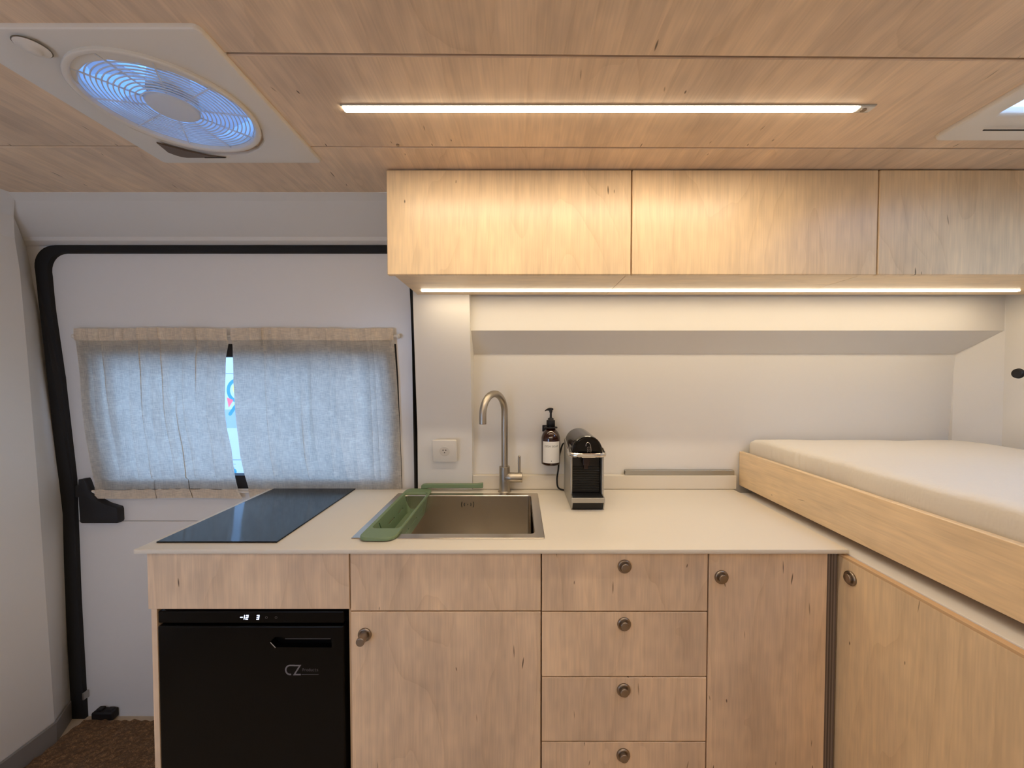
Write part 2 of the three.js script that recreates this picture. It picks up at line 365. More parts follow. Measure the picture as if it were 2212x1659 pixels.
// ---------------------------------------------------------------- lights
for (const [label, z, L, power] of [['slim glowing light strip set into the plywood ceiling ahead', -0.876, -0.385, LED_CEILING], ['second light strip in the ceiling, behind the viewer', 0.2, -1.25, LED_REAR]]) {
  const t = thing('ceiling_light', label, 'light', [0, 2.005, z], 'ceiling light strips');
  part(t, 'diffuser', slab(L, 0.738, -0.006, 0.003, -0.0088, 0.0088, 0.004, 3), std('#ffffff', 0.6, { emissive: new THREE.Color().setRGB(1, 0.86, 0.66), emissiveIntensity: 9 }));
  part(t, 'profile', merge([slab(L - 0.003, 0.772, -0.0025, 0.003, -0.0122, -0.0090, 0.001), slab(L - 0.003, 0.772, -0.0025, 0.003, 0.0090, 0.0122, 0.001)]), M.alu);
  const cap = part(t, 'end_cap', slab(0.739, 0.772, -0.004, 0.003, -0.0088, 0.0088, 0.002), M.plastic);
  part(cap, 'touch_switch', new THREE.CylinderGeometry(0.006, 0.006, 0.003, 20), M.nickel, [0.752, -0.0045, 0]);
  const l = new THREE.RectAreaLight(WARM, power, 0.735 - L, 0.0176);
  l.position.set((0.738 + L) / 2, -0.009, 0); l.rotation.x = -Math.PI / 2; l.castShadow = true; l.name = 'ceiling_light_glow'; t.add(l);
}
{
  const t = thing('shelf_light', 'slim glowing light strip under the wall cabinets', 'light', [0, 1.72, -1.379]);
  part(t, 'diffuser', slab(-0.342, 1.74, -0.0045, -0.0005, -0.005, 0.005, 0.0015), std('#ffffff', 0.6, { emissive: new THREE.Color().setRGB(1, 0.86, 0.64), emissiveIntensity: 7 }));
  const l = new THREE.RectAreaLight(WARM_SHELF, LED_SHELF, 2.08, 0.010);
  l.position.set(0.70, -0.007, 0); l.rotation.x = -Math.PI / 2; l.castShadow = true; l.name = 'shelf_light_glow'; t.add(l);
}

// ---------------------------------------------------------------- roof fan and skylight
{
  const [fx, fz, R] = FAN;
  const t = thing('roof_fan', 'square white roof fan with a round grille glowing with daylight', 'fan', [fx, 2.005, fz]);
  // the flange is square, its hole lies a little off the middle
  const frame = roundRectShape(0.43, 0.415, 0.012); frame.holes.push(new THREE.Path().absellipse(-0.005 + 0.0, -0.0155, R + 0.004, R + 0.004, 0, Math.PI * 2));
  const fg = extrude(frame, 0.02, 0.006, 3);
  fg.rotateX(Math.PI / 2).translate(0.005 - 0.01 + 0.0, 0.0055, -0.0155);
  part(t, 'frame', toCreasedNormals(fg, 0.5), M.plastic);
  part(t, 'collar', new THREE.LatheGeometry([[R + 0.004, 0.0], [R + 0.009, -0.0142], [R + 0.006, -0.0160], [R + 0.001, -0.0160], [R - 0.003, -0.013], [R - 0.003, 0.01], [R - 0.001, 0.012]].map(([x, y]) => new THREE.Vector2(x, y)), 64), M.plastic);
  part(t, 'duct', new THREE.CylinderGeometry(R + 0.003, R + 0.003, 0.13, 48, 1, true).translate(0, 0.067, 0), std('#f2f4f6', 0.5, { side: THREE.DoubleSide }));
  const rings = [];
  for (let k = 0; k < 13; k++) rings.push(new THREE.TorusGeometry(0.051 + k * 0.0078, 0.0013, 6, 72).rotateX(Math.PI / 2).translate(0, -0.012 + 0.006 * (k / 12), 0));
  for (let k = 0; k < 10; k++) { const a = k / 10 * Math.PI * 2 + 0.2; rings.push(slab(0.045, R - 0.002, -0.010, -0.0075, -0.0012, 0.0012).rotateY(a)); }
  const gm = phys('#eef1f4', 0.6, { transmission: 0.25, thickness: 0 });
  part(t, 'grille', merge(rings), gm);
  part(t, 'hub_cover', new THREE.LatheGeometry([[0, -0.016], [0.03, -0.0155], [0.043, -0.013], [0.047, -0.009], [0.047, -0.004], [0, -0.004]].map(([x, y]) => new THREE.Vector2(x, y)), 48), gm);
  const bladeMat = phys('#f4f8fc', 0.9, { transmission: 0.55, thickness: 0, side: THREE.DoubleSide });
  for (let k = 0; k < 5; k++) {
    const loops = [];
    for (let i = 0; i <= 8; i++) {
      const r = 0.045 + i / 8 * 0.095, span = 0.52 - 0.10 * i / 8, l = [];
      for (const [s, h] of [[-1, 0], [1, 0], [1, 0.0015], [-1, 0.0015]]) { const a = s * span + 0.35 * i / 8; l.push([r * Math.cos(a), 0.022 + h + s * 0.012, r * Math.sin(a)]); }
      loops.push(l);
    }
    part(t, 'blade', loft(loops).rotateY(k / 5 * Math.PI * 2 + 0.4), bladeMat);
  }
  part(t, 'motor', new THREE.CylinderGeometry(0.04, 0.044, 0.05, 32).translate(0, 0.04, 0), M.plastic);
  part(t, 'rain_lid', slab(-0.19, 0.19, 0.136, 0.142, -0.19, 0.19, 0.003), phys('#d6ecff', 1, { transmission: 0.6, thickness: 0 }));
  // recessed crank and the brown control strip in two corners of the flange
  part(t, 'crank_knob', new THREE.LatheGeometry([[0, -0.021], [0.010, -0.021], [0.012, -0.0165], [0.021, -0.0155], [0.024, -0.013], [0, -0.013]].map(([x, y]) => new THREE.Vector2(x, y)), 32).translate(-0.105, 0, 0.160), M.plastic);
  const strip = new THREE.Shape(); strip.moveTo(-0.142, 0.115); strip.lineTo(-0.150, 0.155); strip.quadraticCurveTo(-0.14, 0.178, -0.12, 0.18); strip.lineTo(-0.02, 0.180); strip.quadraticCurveTo(-0.09, 0.168, -0.142, 0.115);
  const sg = extrude(strip, 0.003).rotateX(-Math.PI / 2).translate(0, -0.0165, 0);
  const ctl = part(t, 'control_panel', sg, std('#6b5a4c', 0.5), null, 'brown curved control strip');
  part(ctl, 'mark', slab(-0.075, -0.022, -0.0175, -0.016, -0.1795, -0.1775), M.dark);
}
{
  const t = thing('skylight', 'white framed roof skylight above the bed', 'skylight', [SKYLIGHT[0], 2.005, SKYLIGHT[1]]);
  const s = roundRectShape(0.60, 0.905, 0.024); s.holes.push(roundRectShape(0.50, 0.705, 0.008));
  part(t, 'frame', toCreasedNormals(extrude(s, 0.024, 0.008, 4).rotateX(Math.PI / 2).translate(0, 0.007, 0), 0.5), M.plastic);
  part(t, 'pane', slab(-0.266, 0.266, 0.0085, 0.0125, -0.369, 0.369), phys('#ffffff', 0.1, { transmission: 1, thickness: 0 }));
  part(t, 'blind_slot', slab(-0.235, 0.235, -0.0172, -0.0155, -0.396, -0.3935), M.dark);
  part(t, 'shaft', merge([slab(-0.2698, -0.2675, 0.013, 0.09, -0.372, 0.372), slab(0.2675, 0.2698, 0.013, 0.09, -0.372, 0.372), slab(-0.2675, 0.2675, 0.013, 0.09, -0.3722, -0.37), slab(-0.2675, 0.2675, 0.013, 0.09, 0.37, 0.3722)]), M.plastic);
  part(t, 'dome', merge([slab(-0.285, 0.285, 0.13, 0.134, -0.39, 0.39), slab(-0.285, -0.281, 0.08, 0.13, -0.39, 0.39), slab(0.281, 0.285, 0.08, 0.13, -0.39, 0.39), slab(-0.281, 0.281, 0.08, 0.13, -0.39, -0.386), slab(-0.281, 0.281, 0.08, 0.13, 0.386, 0.39)]), phys('#ffffff', 0.75, { transmission: 0.95, thickness: 0 }), null, 'milky acrylic dome');
}

// ---------------------------------------------------------------- wall cabinets
{
  const Z = -1.126, doors = [[-0.377, 0.3175, 'leftmost birch wall cabinet, its end hanging over the sliding door'], [0.3185, 1.016, 'middle birch wall cabinet above the coffee machine'], [1.0175, 1.845, 'rightmost birch wall cabinet below the skylight, cut by the frame']];
  doors.forEach(([a, b, label], k) => {
    const t = thing('wall_cabinet', label, 'cabinet', [a, 1.72, Z], 'birch wall cabinets');
    const w = b - a;
    const a0 = k ? 0.0005 : 0.004;
    part(t, 'body', grainUV(merge([slab(a0, w, 0, 0.015, -0.326, -0.019), slab(a0, w, 0.265, 0.28, -0.326, -0.019), slab(a0, a0 + 0.015, 0.015, 0.265, -0.326, -0.019), slab(w - 0.015, w, 0.015, 0.265, -0.326, -0.019), slab(a0 + 0.015, w - 0.015, 0.015, 0.265, -0.326, -0.319)]), 'x', k * 0.3, 0.4), M.maple);
    part(t, 'door', grainUV(slab(0.0012, w - 0.0012, -0.0125, 0.2815, -0.018, 0, 0.003, 2), 'y', [0.05, 0.3, 0.57][k], [0.1, 0.62, 0.33][k]), M.maple);
  });
}

// ---------------------------------------------------------------- kitchen units
function knob(out = 0.017) {
  const ring = new THREE.LatheGeometry([[0, 0], [0.0182, 0], [0.0182, 0.003], [0.0165, 0.0055], [0.0140, 0.0058], [0.0128, 0.004], [0, 0.004]].map(([x, y]) => new THREE.Vector2(x, y)), 40).rotateX(Math.PI / 2);
  const o = shade(new THREE.Mesh(ring, M.nickel)); o.name = 'knob';
  const b = new THREE.LatheGeometry([[0.0112, 0.003], [0.0112, out - 0.002], [0.0108, out - 0.0008], [0.0095, out], [0, out + 0.0004]].map(([x, y]) => new THREE.Vector2(x, y)), 40).rotateX(Math.PI / 2);
  const c = shade(new THREE.Mesh(b, M.nickel)); c.name = 'push_button'; o.add(c);
  return o;
}
const FRONT = -1.042, TOP = 0.946, BACK = -1.56;
const carcass = (w, h0, h1) => merge([slab(0.001, 0.016, h0, h1, BACK - FRONT, -0.0185), slab(w - 0.016, w - 0.001, h0, h1, BACK - FRONT, -0.0185), slab(0.016, w - 0.016, h0, h0 + 0.016, BACK - FRONT, -0.0185), slab(0.016, w - 0.016, h0 + 0.016, h1, BACK - FRONT, BACK - FRONT + 0.006), slab(0.016, w - 0.016, h1 - 0.02, h1, -0.09, -0.0185), slab(0.016, w - 0.016, 0.0, h0, -0.08, -0.065)]);
const frontGeo = (x0, x1, y0, y1, du, dv) => grainUV(slab(x0, x1, y0, y1, -0.018, 0, 0.0016, 2), 'y', du, dv);
{
  const x0 = -0.998, t = thing('fridge_cabinet', 'birch plywood housing around the black fridge', 'cabinet', [x0, 0, FRONT]);
  part(t, 'front_panel', frontGeo(0.0, 0.541, 0.793, TOP, 0.1, 0.2), M.birch);
  part(t, 'side_panel', grainUV(slab(0.004, 0.0195, 0.0, 0.792, BACK - FRONT, -0.004, 0.001), 'y', 0.2, 0.1), M.birch);
  part(t, 'side_panel', grainUV(slab(0.5355, 0.543, 0.0, 0.79, BACK - FRONT, -0.010, 0.001), 'y', 0.5, 0.1), M.plyEdge);
  part(t, 'shelf', slab(0.02, 0.535, 0.795, 0.81, BACK - FRONT, -0.019), M.plyEdge);
}
{
  const x0 = -0.4545, t = thing('sink_cabinet', 'birch plywood cabinet under the sink with one door', 'cabinet', [x0, 0, FRONT]);
  part(t, 'body', carcass(0.5145, 0.06, TOP - 0.003), M.plyEdge);
  part(t, 'false_front', frontGeo(0.001, 0.5115, 0.789, TOP, 0.42, 0.55), M.birch);
  const d = part(t, 'door', frontGeo(0.001, 0.5115, 0.07, 0.7855, 0.42, 0.35), M.birch);
  const k = knob(0.034); k.position.set(0.0385, 0.724, 0); d.add(k);
}
{
  const x0 = 0.0595, t = thing('drawer_unit', 'birch plywood drawer unit with four knobbed drawers', 'cabinet', [x0, 0, FRONT]);
  part(t, 'body', carcass(0.4465, 0.06, TOP - 0.003), M.plyEdge);
  [[0.788, TOP, 0.910], [0.609, 0.7845, 0.753], [0.4295, 0.6055, 0.572], [0.08, 0.426, 0.392]].forEach(([a, b, ky], i) => {
    const d = part(t, 'drawer', frontGeo(0.001, 0.4455, a, b, 0.13 + i * 0.27, 0.6 + i * 0.47), M.birch);
    const k = knob(0.014); k.position.set(0.222, ky, 0); d.add(k);
  });
}
{
  const x0 = 0.5075, t = thing('cupboard', 'tall birch plywood cupboard with a single door beside the drawers', 'cabinet', [x0, 0, FRONT]);
  part(t, 'body', carcass(0.319, 0.06, TOP - 0.003), M.plyEdge);
  const d = part(t, 'door', frontGeo(0.001, 0.3185, 0.07, TOP, 0.66, 0.12), M.birch);
  const k = knob(0.014); k.position.set(0.034, 0.881, 0); d.add(k);
}
{
  const t = thing('corner_post', 'dark striped plywood edge post between cupboard and bed base', 'post', [0.8285, 0, FRONT]);
  const tones = ['#6f625a', '#8b7d72', '#5c514b', '#85776c', '#645850', '#8b7d72', '#6f625a'];
  tones.forEach((c, i) => part(t, 'ply_layer', slab(0.0265 * i / 7, 0.0265 * (i + 1) / 7, 0, TOP, -0.05, -0.004 - (i % 2) * 0.0004), std(c, 0.8)));
}

// ---------------------------------------------------------------- worktop, hob, sink
{
  const t = thing('worktop', 'thin cream worktop running along the kitchen with a low upstand', 'worktop', [0, 0.948, 0]);
  const s = polygon([[-1.022, 1.031], [0.874, 1.031], [0.874, 1.5935], [-1.022, 1.5935]]);
  s.holes.push(new THREE.Path([[-0.455, 1.12], [-0.455, 1.512], [0.056, 1.512], [0.056, 1.12]].map((q) => new THREE.Vector2(...q))));
  part(t, 'top', toCreasedNormals(extrude(s, 0.012, 0.002, 3).rotateX(-Math.PI / 2).translate(0, 0.002, 0), 0.5), M.worktop);
  part(t, 'upstand', slab(-0.190, 0.885, 0.0122, 0.068, -1.6195, -1.594, 0.0012), M.worktop);
}
{
  const t = thing('hob', 'black glass two-zone hob set into the left end of the worktop', 'hob', [0, 0.960, 0]);
  part(t, 'glass', slab(-1.0, -0.667, 0.0003, 0.0045, -1.592, -1.071, 0.002), M.gloss);
}
{
  const t = thing('sink', 'square stainless steel sink sunk into the worktop', 'sink', [0, 0.960, 0]);
  const [a, b, c, d] = [-0.443, 0.044, -1.500, -1.130];
  const L = (x0, x1, z0, z1, y, r) => ringXZ(x0, x1, z0, z1, y, r, 6);
  const g = loft([
    L(-0.20 - 0.02, -0.20 + 0.02, -1.315 - 0.02, -1.315 + 0.02, -0.187, 0.0199),
    L(a + 0.02, b - 0.02, c + 0.02, d - 0.02, -0.180, 0.01), L(a + 0.004, b - 0.004, c + 0.004, d - 0.004, -0.168, 0.014), L(a, b, c, d, -0.15, 0.014), L(a, b, c, d, 0.001, 0.014), L(a - 0.0015, b + 0.0015, c - 0.0015, d + 0.0015, 0.0030, 0.015),
    L(-0.4745, 0.0705, -1.5305, -1.1005, 0.0030, 0.003), L(-0.476, 0.072, -1.532, -1.099, 0.0018, 0.004), L(-0.476, 0.072, -1.532, -1.099, 0.0004, 0.004),
    L(a - 0.003, b + 0.003, c - 0.003, d + 0.003, 0.0004, 0.016), L(a - 0.002, b + 0.002, c - 0.002, d + 0.002, -0.15, 0.016), L(a + 0.018, b - 0.018, c + 0.018, d - 0.018, -0.186, 0.01),
  ].reverse(), true, true, 0.5);
  part(t, 'bowl', grainUV(g, 'x'), M.sinkSteel);
  part(t, 'drain', new THREE.LatheGeometry([[0.0, -0.172], [0.03, -0.172], [0.038, -0.175], [0.045, -0.180]].map(([x, y]) => new THREE.Vector2(x, y)), 32).translate(-0.2, 0, -1.315), M.steel);
  // overflow pierced in the rear wall: ( ( o ) )
  const arc = (r, s) => new THREE.TorusGeometry(r, 0.0014, 6, 14, 1.1).rotateZ(s < 0 ? Math.PI - 0.55 : -0.55);
  const of = [arc(0.011, -1).translate(-0.002, 0, 0), arc(0.011, 1).translate(0.002, 0, 0), arc(0.02, -1).translate(-0.004, 0, 0), arc(0.02, 1).translate(0.004, 0, 0), new THREE.CylinderGeometry(0.002, 0.002, 0.002, 16).rotateX(Math.PI / 2)];
  part(t, 'overflow', merge(of).translate(-0.199, -0.032, -1.4998), M.dark);
}
{
  const t = thing('tap', 'brushed steel swan-neck mixer tap behind the sink', 'tap', [-0.059, 0.960, -1.563]);
  part(t, 'base', new THREE.LatheGeometry([[0, 0.0003], [0.0265, 0.0003], [0.0265, 0.003], [0.0225, 0.004], [0.0215, 0.006], [0.0215, 0.1], [0.0205, 0.1015], [0.0135, 0.1015]].map(([x, y]) => new THREE.Vector2(x, y)), 48), M.brushed);
  const dir = new THREE.Vector3(-0.075, 0, 0.133).normalize(), R = 0.076, pts = [];
  for (let i = 0; i <= 8; i++) pts.push([0, 0.09 + (0.318 - 0.09) * i / 8, 0]);
  for (let i = 1; i <= 20; i++) { const a = Math.PI - i / 20 * Math.PI, q = R + R * Math.cos(a); pts.push([dir.x * q, 0.318 + R * Math.sin(a), dir.z * q]); }
  pts.push([dir.x * 2 * R, 0.303, dir.z * 2 * R], [dir.x * 2 * R, 0.288, dir.z * 2 * R]);
  const sp = part(t, 'spout', tube(pts, 0.0132, 120, 24), M.brushed);
  part(sp, 'aerator', new THREE.CylinderGeometry(0.0128, 0.0128, 0.005, 24).translate(dir.x * 2 * R, 0.2885, dir.z * 2 * R), M.nickel);
  part(t, 'valve', new THREE.LatheGeometry([[0, 0], [0.0195, 0], [0.0195, 0.030], [0.0188, 0.031], [0.0195, 0.032], [0.0195, 0.069], [0.018, 0.0705], [0, 0.071]].map(([x, y]) => new THREE.Vector2(x, y)), 40).rotateZ(-Math.PI / 2).translate(0, 0.058, 0.004), M.brushed);
  part(t, 'lever', merge([new THREE.CylinderGeometry(0.0052, 0.0052, 0.066, 20).translate(0.058, 0.108, 0.004), new THREE.SphereGeometry(0.0052, 16, 8).translate(0.058, 0.141, 0.004)]), M.brushed);
}
{
  // expandable drain basket lying across the left side of the sink
  const t = thing('drain_basket', 'sage green slotted drain basket lying across the sink', 'drain basket', [0, 0.9632, 0]);
  const [x0, x1, z0, z1] = [-0.450, -0.347, -1.566, -1.077];
  const o = [x0 + 0.011, x1 - 0.007, z0 + 0.045, z1 - 0.075];
  const L = (a, b, c, d, y, r) => ringXZ(a, b, c, d, y, r, 6);
  let g = loft([
    L(o[0] + 0.016, o[1] - 0.016, o[2] + 0.035, o[3] - 0.04, -0.068, 0.012), L(o[0] + 0.010, o[1] - 0.010, o[2] + 0.026, o[3] - 0.030, -0.065, 0.016), L(o[0], o[1], o[2], o[3], 0.007, 0.018),
    L(x0 + 0.002, x1 - 0.002, z0 + 0.002, z1 - 0.002, 0.009, 0.026), L(x0, x1, z0, z1, 0.006, 0.028), L(x0, x1, z0, z1, 0.0006, 0.028), L(x0 + 0.003, x1 - 0.003, z0 + 0.003, z1 - 0.003, 0.0004, 0.026), L(o[0] - 0.003, o[1] + 0.003, o[2] - 0.003, o[3] + 0.003, 0.0006, 0.02),
    L(o[0] + 0.007, o[1] - 0.007, o[2] + 0.023, o[3] - 0.027, -0.068, 0.018), L(o[0] + 0.016, o[1] - 0.016, o[2] + 0.035, o[3] - 0.04, -0.071, 0.012),
  ].reverse(), true, true, 0.55);
  const tools = [];
  for (const z of [-1.225, -1.325, -1.425]) tools.push(slab(-0.5, -0.3, -0.036, -0.031, z - 0.03, z + 0.03));
  for (const z of [-1.20, -1.28, -1.36, -1.44]) tools.push(slab(-0.402, -0.397, -0.09, -0.05, z - 0.025, z + 0.025));
  g = cut(g, ...tools);
  part(t, 'basket', toCreasedNormals(g, 0.5), M.green);
  const arm = new THREE.Shape(); arm.moveTo(-0.392, 0.0005); arm.lineTo(-0.392, 0.012); arm.quadraticCurveTo(-0.388, 0.018, -0.372, 0.0175); arm.lineTo(-0.170, 0.0175); arm.lineTo(-0.150, 0.021); arm.lineTo(-0.146, 0.021); arm.lineTo(-0.146, 0.003); arm.lineTo(-0.365, 0.003); arm.lineTo(-0.372, 0.0005);
  part(t, 'arm', extrude(arm, 0.02, 0.002, 2).translate(0, 0.009, -1.575), M.green);
  part(t, 'hook', tube([[-0.418, -0.058, -1.185], [-0.42, -0.035, -1.183], [-0.414, -0.022, -1.183], [-0.421, 0.0, -1.182], [-0.424, 0.012, -1.18]], 0.0016, 24, 8), std('#3c5a3e', 0.6));
}
// ---------------------------------------------------------------- on the worktop and pillar
{
  const t = thing('wall_socket', 'square white power socket on the wall pillar', 'socket', [-0.2955, 1.1275, -1.5565]);
  t.rotation.x = Math.atan(0.164 / 0.75);
  const s = roundRectShape(0.096, 0.092, 0.006);
  part(t, 'plate', toCreasedNormals(extrude(s, 0.010, 0.003, 3).translate(0, 0, 0.004), 0.5), M.plastic);
  const insert = new THREE.LatheGeometry([[0.0, 0.0118], [0.0175, 0.0118], [0.0195, 0.0122], [0.0205, 0.0108]].map(([x, y]) => new THREE.Vector2(x, y)), 40).rotateX(Math.PI / 2);
  const i = part(t, 'insert', insert, std('#dcd5ca', 0.5));
  for (const [x, y] of [[-0.0055, 0.005], [0.0055, 0.005], [0, -0.006]]) part(i, 'pin_hole', new THREE.CylinderGeometry(0.0022, 0.0022, 0.001, 16).rotateX(Math.PI / 2), M.dark, [x, y, 0.0121]);
}
{
  const t = thing('soap_bottle', 'amber pump bottle of dish soap held on the wall', 'bottle', [0.126, 1.066, -1.577]);
  const prof = [[0, 0.0], [0.030, 0.0], [0.036, 0.004], [0.038, 0.010], [0.038, 0.055], [0.038, 0.102], [0.0365, 0.114], [0.031, 0.128], [0.022, 0.140], [0.016, 0.146], [0.0145, 0.152], [0.0145, 0.16], [0, 0.16]];
  part(t, 'bottle', new THREE.LatheGeometry(new THREE.SplineCurve(prof.slice(1, -2).map((q) => new THREE.Vector2(...q))).getPoints(50).concat(new THREE.Vector2(0.0145, 0.165)), 48), phys('#2a0d06', 0.1, { clearcoat: 0.5 }), null, 'dark amber glass');
  const cv = document.createElement('canvas'); cv.width = 512; cv.height = 640;
  const c = cv.getContext('2d'); c.fillStyle = '#e9e6e1'; c.fillRect(0, 0, 512, 640);
  c.fillStyle = '#3a3633'; c.font = '78px sans-serif'; c.textAlign = 'center'; c.fillText('DISH SOAP', 256, 168);
  c.beginPath(); c.arc(256, 575, 11, 0, 7); c.fill();
  const map = new THREE.CanvasTexture(cv); map.colorSpace = THREE.SRGBColorSpace;
  part(t, 'label', new THREE.CylinderGeometry(0.0384, 0.0384, 0.085, 40, 1, true, -1.0, 2.0).translate(0, 0.055, 0), std('#ffffff', 0.7, { map, side: THREE.DoubleSide }), null, 'white label reading DISH SOAP');
  const pump = part(t, 'pump', new THREE.LatheGeometry([[0, 0.132], [0.0172, 0.132], [0.0172, 0.155], [0.016, 0.157], [0.0115, 0.158], [0.0115, 0.164], [0.0085, 0.166], [0.0045, 0.167], [0.0042, 0.187], [0.0062, 0.188], [0.0068, 0.198], [0, 0.199]].map(([x, y]) => new THREE.Vector2(x, y + 0.022)), 32), M.blackPlastic);
  const nz = new THREE.Shape(); nz.moveTo(0.010, 0.199); nz.lineTo(0.010, 0.206); nz.quadraticCurveTo(-0.004, 0.211, -0.016, 0.204); nz.quadraticCurveTo(-0.022, 0.200, -0.0245, 0.1955); nz.lineTo(-0.0225, 0.1945); nz.quadraticCurveTo(-0.017, 0.199, -0.010, 0.197);
  part(pump, 'nozzle', extrude(nz, 0.011, 0.002, 2).translate(0, 0.020, -0.0055 + 0.002), M.blackPlastic);
}
{
  const t = thing('bottle_holder', 'black wall bracket clasping the neck of the soap bottle', 'bracket', [0.126, 1.086, -1.577]);
  const ring = new THREE.LatheGeometry([[0.0178, 0.1275], [0.0265, 0.1275], [0.0265, 0.1315], [0.0178, 0.1315], [0.0178, 0.1275]].map(([x, y]) => new THREE.Vector2(x, y)), 40);
  part(t, 'ring', ring, M.blackPlastic);
  part(t, 'wall_plate', merge([slab(-0.032, 0.012, 0.108, 0.135, -0.042, -0.034, 0.002), slab(-0.020, 0.008, 0.1275, 0.1315, -0.036, -0.017)]), M.blackPlastic);
}
{
  const t = thing('coffee_machine', 'black and silver capsule coffee machine on the worktop', 'coffee machine', [0.234, 0.960, -1.335]);
  // local: front at z = 0, back at -0.225, width 0.118, height 0.252
  for (const s of [-1, 1]) {
    const sp = new THREE.Shape(); sp.moveTo(-0.225, 0.002); sp.lineTo(-0.035, 0.002); sp.lineTo(-0.030, 0.006); sp.lineTo(-0.030, 0.178); sp.lineTo(-0.05, 0.190); sp.lineTo(-0.218, 0.215); sp.lineTo(-0.226, 0.205);
    part(t, 'side_panel', extrude(sp, 0.007, 0.0015, 2).rotateY(-Math.PI / 2).translate(s > 0 ? 0.059 : -0.052 + 0.0015, 0, 0), M.alu, null, 'silver side panel');
  }
  part(t, 'core', slab(-0.0515, 0.0515, 0.003, 0.193, -0.222, -0.056, 0.003), M.black);
  const ribs = [];
  for (let i = 0; i < 15; i++) ribs.push(slab(-0.0505, 0.0505, 0.050 + i * 0.0062, 0.0535 + i * 0.0062, -0.057, -0.052, 0.0012));
  part(t, 'ribbed_front', merge(ribs), std('#161618', 0.35));
  // domed head: half cylinder along z with a rounded front
  const arch = (k, z, base) => { const l = []; for (let j = 0; j <= 24; j++) { const a = j / 24 * Math.PI; l.push([0.0535 * k * Math.cos(a), 0.194 + 0.062 * k * Math.pow(Math.sin(a), 0.85), z]); } for (let j = 1; j < 6; j++) l.push([-0.0535 * k + 0.107 * k * j / 6, base, z]); return l; };
  const loops = [];
  for (let i = 0; i <= 12; i++) loops.push(arch(i < 11 ? 1 : i === 11 ? 0.985 : 0.945, -0.216 + 0.204 * (i < 11 ? i / 11 : i === 11 ? 0.985 : 1), 0.186));
  part(t, 'head', loft(loops, true, true, 0.6), M.gloss);
  const face = part(t, 'face', loft([arch(0.90, -0.0125, 0.189), arch(0.90, -0.0105, 0.189), arch(0.86, -0.0085, 0.190)], true, true, 0.4), M.gloss);
  part(face, 'emblem', merge([tube([[-0.006, 0.221, -0.0078], [-0.005, 0.229, -0.0078], [0.001, 0.2335, -0.0078], [0.007, 0.229, -0.0078], [0.011, 0.215, -0.0078], [0.012, 0.199, -0.0078]], 0.0009, 24, 6), ...[0.203, 0.210, 0.217].map((y) => new THREE.TorusGeometry(0.005, 0.0006, 6, 16, Math.PI).translate(0.004, y - 0.004, -0.008))]), M.chrome);
  // chrome lever: a flat band looping round the front of the head
  const path = []; const W = 0.0625;
  path.push([-0.0605, 0.203, -0.085], [-W, 0.199, -0.05]);
  for (let j = 0; j <= 16; j++) { const a = Math.PI - j / 16 * Math.PI; path.push([W * Math.sign(Math.cos(a)) * Math.pow(Math.abs(Math.cos(a)), 0.75), 0.192, -0.02 + 0.030 * Math.pow(Math.sin(a), 0.75)]); }
  path.push([W, 0.199, -0.05], [0.0605, 0.203, -0.085]);
  const curve = new THREE.CatmullRomCurve3(path.map((q) => new THREE.Vector3(...q)), false, 'centripetal'), lv = [];
  for (let i = 0; i <= 80; i++) {
    const c = curve.getPoint(i / 80), d = curve.getTangent(i / 80), n = new THREE.Vector3(-d.z, 0, d.x).normalize();
    const l = []; for (let j = 0; j < 10; j++) { const a = j / 10 * Math.PI * 2; l.push([c.x + n.x * 0.0028 * Math.cos(a), c.y + 0.0075 * Math.sin(a), c.z + n.z * 0.0028 * Math.cos(a)]); }
    lv.push(l);
  }
  part(t, 'lever', loft(lv, true, true, 1.2), M.chrome, null, 'chrome lever');
  part(t, 'nozzle', merge([slab(-0.012, 0.012, 0.148, 0.19, -0.056, -0.030, 0.003), slab(-0.008, 0.008, 0.134, 0.150, -0.050, -0.036, 0.003)]), std('#24100d', 0.3));
  const tr = new THREE.Shape(); tr.moveTo(-0.054, 0.001); tr.lineTo(-0.010, 0.001); tr.lineTo(0.003, 0.030); tr.lineTo(0.003, 0.044); tr.lineTo(-0.054, 0.046);
  const tray = part(t, 'drip_tray', extrude(tr, 0.103, 0.0015, 2).rotateY(-Math.PI / 2).translate(0.0515 - 0.0015, 0, 0), M.black);
  const rim = new THREE.Shape(); rim.moveTo(-0.029, 0.0015); rim.lineTo(-0.010, 0.0015); rim.lineTo(0.0045, 0.029); rim.lineTo(0.0045, 0.046); rim.lineTo(-0.029, 0.049);
  const cheek = (x) => extrude(rim, 0.0045, 0.001, 2).rotateY(-Math.PI / 2).translate(x, 0, 0);
  part(tray, 'rim', merge([slab(-0.0575, 0.0575, 0.029, 0.0462, 0.0032, 0.0075, 0.0018), cheek(-0.0525), cheek(0.0565)]), M.alu, null, 'silver rim');
  part(tray, 'grid', slab(-0.0505, 0.0505, 0.0455, 0.0475, -0.051, 0.002, 0.0008), std('#17181b', 0.5));
}
single('power_cord', 'black power cord curling behind the coffee machine', 'cord', tube([[0.205, 1.095, -1.585], [0.180, 1.15, -1.588], [0.163, 1.10, -1.59], [0.158, 1.045, -1.588], [0.152, 1.00, -1.582], [0.157, 0.972, -1.574], [0.178, 0.9645, -1.568], [0.215, 0.9645, -1.566]], 0.0034, 60, 10), M.blackRubber);
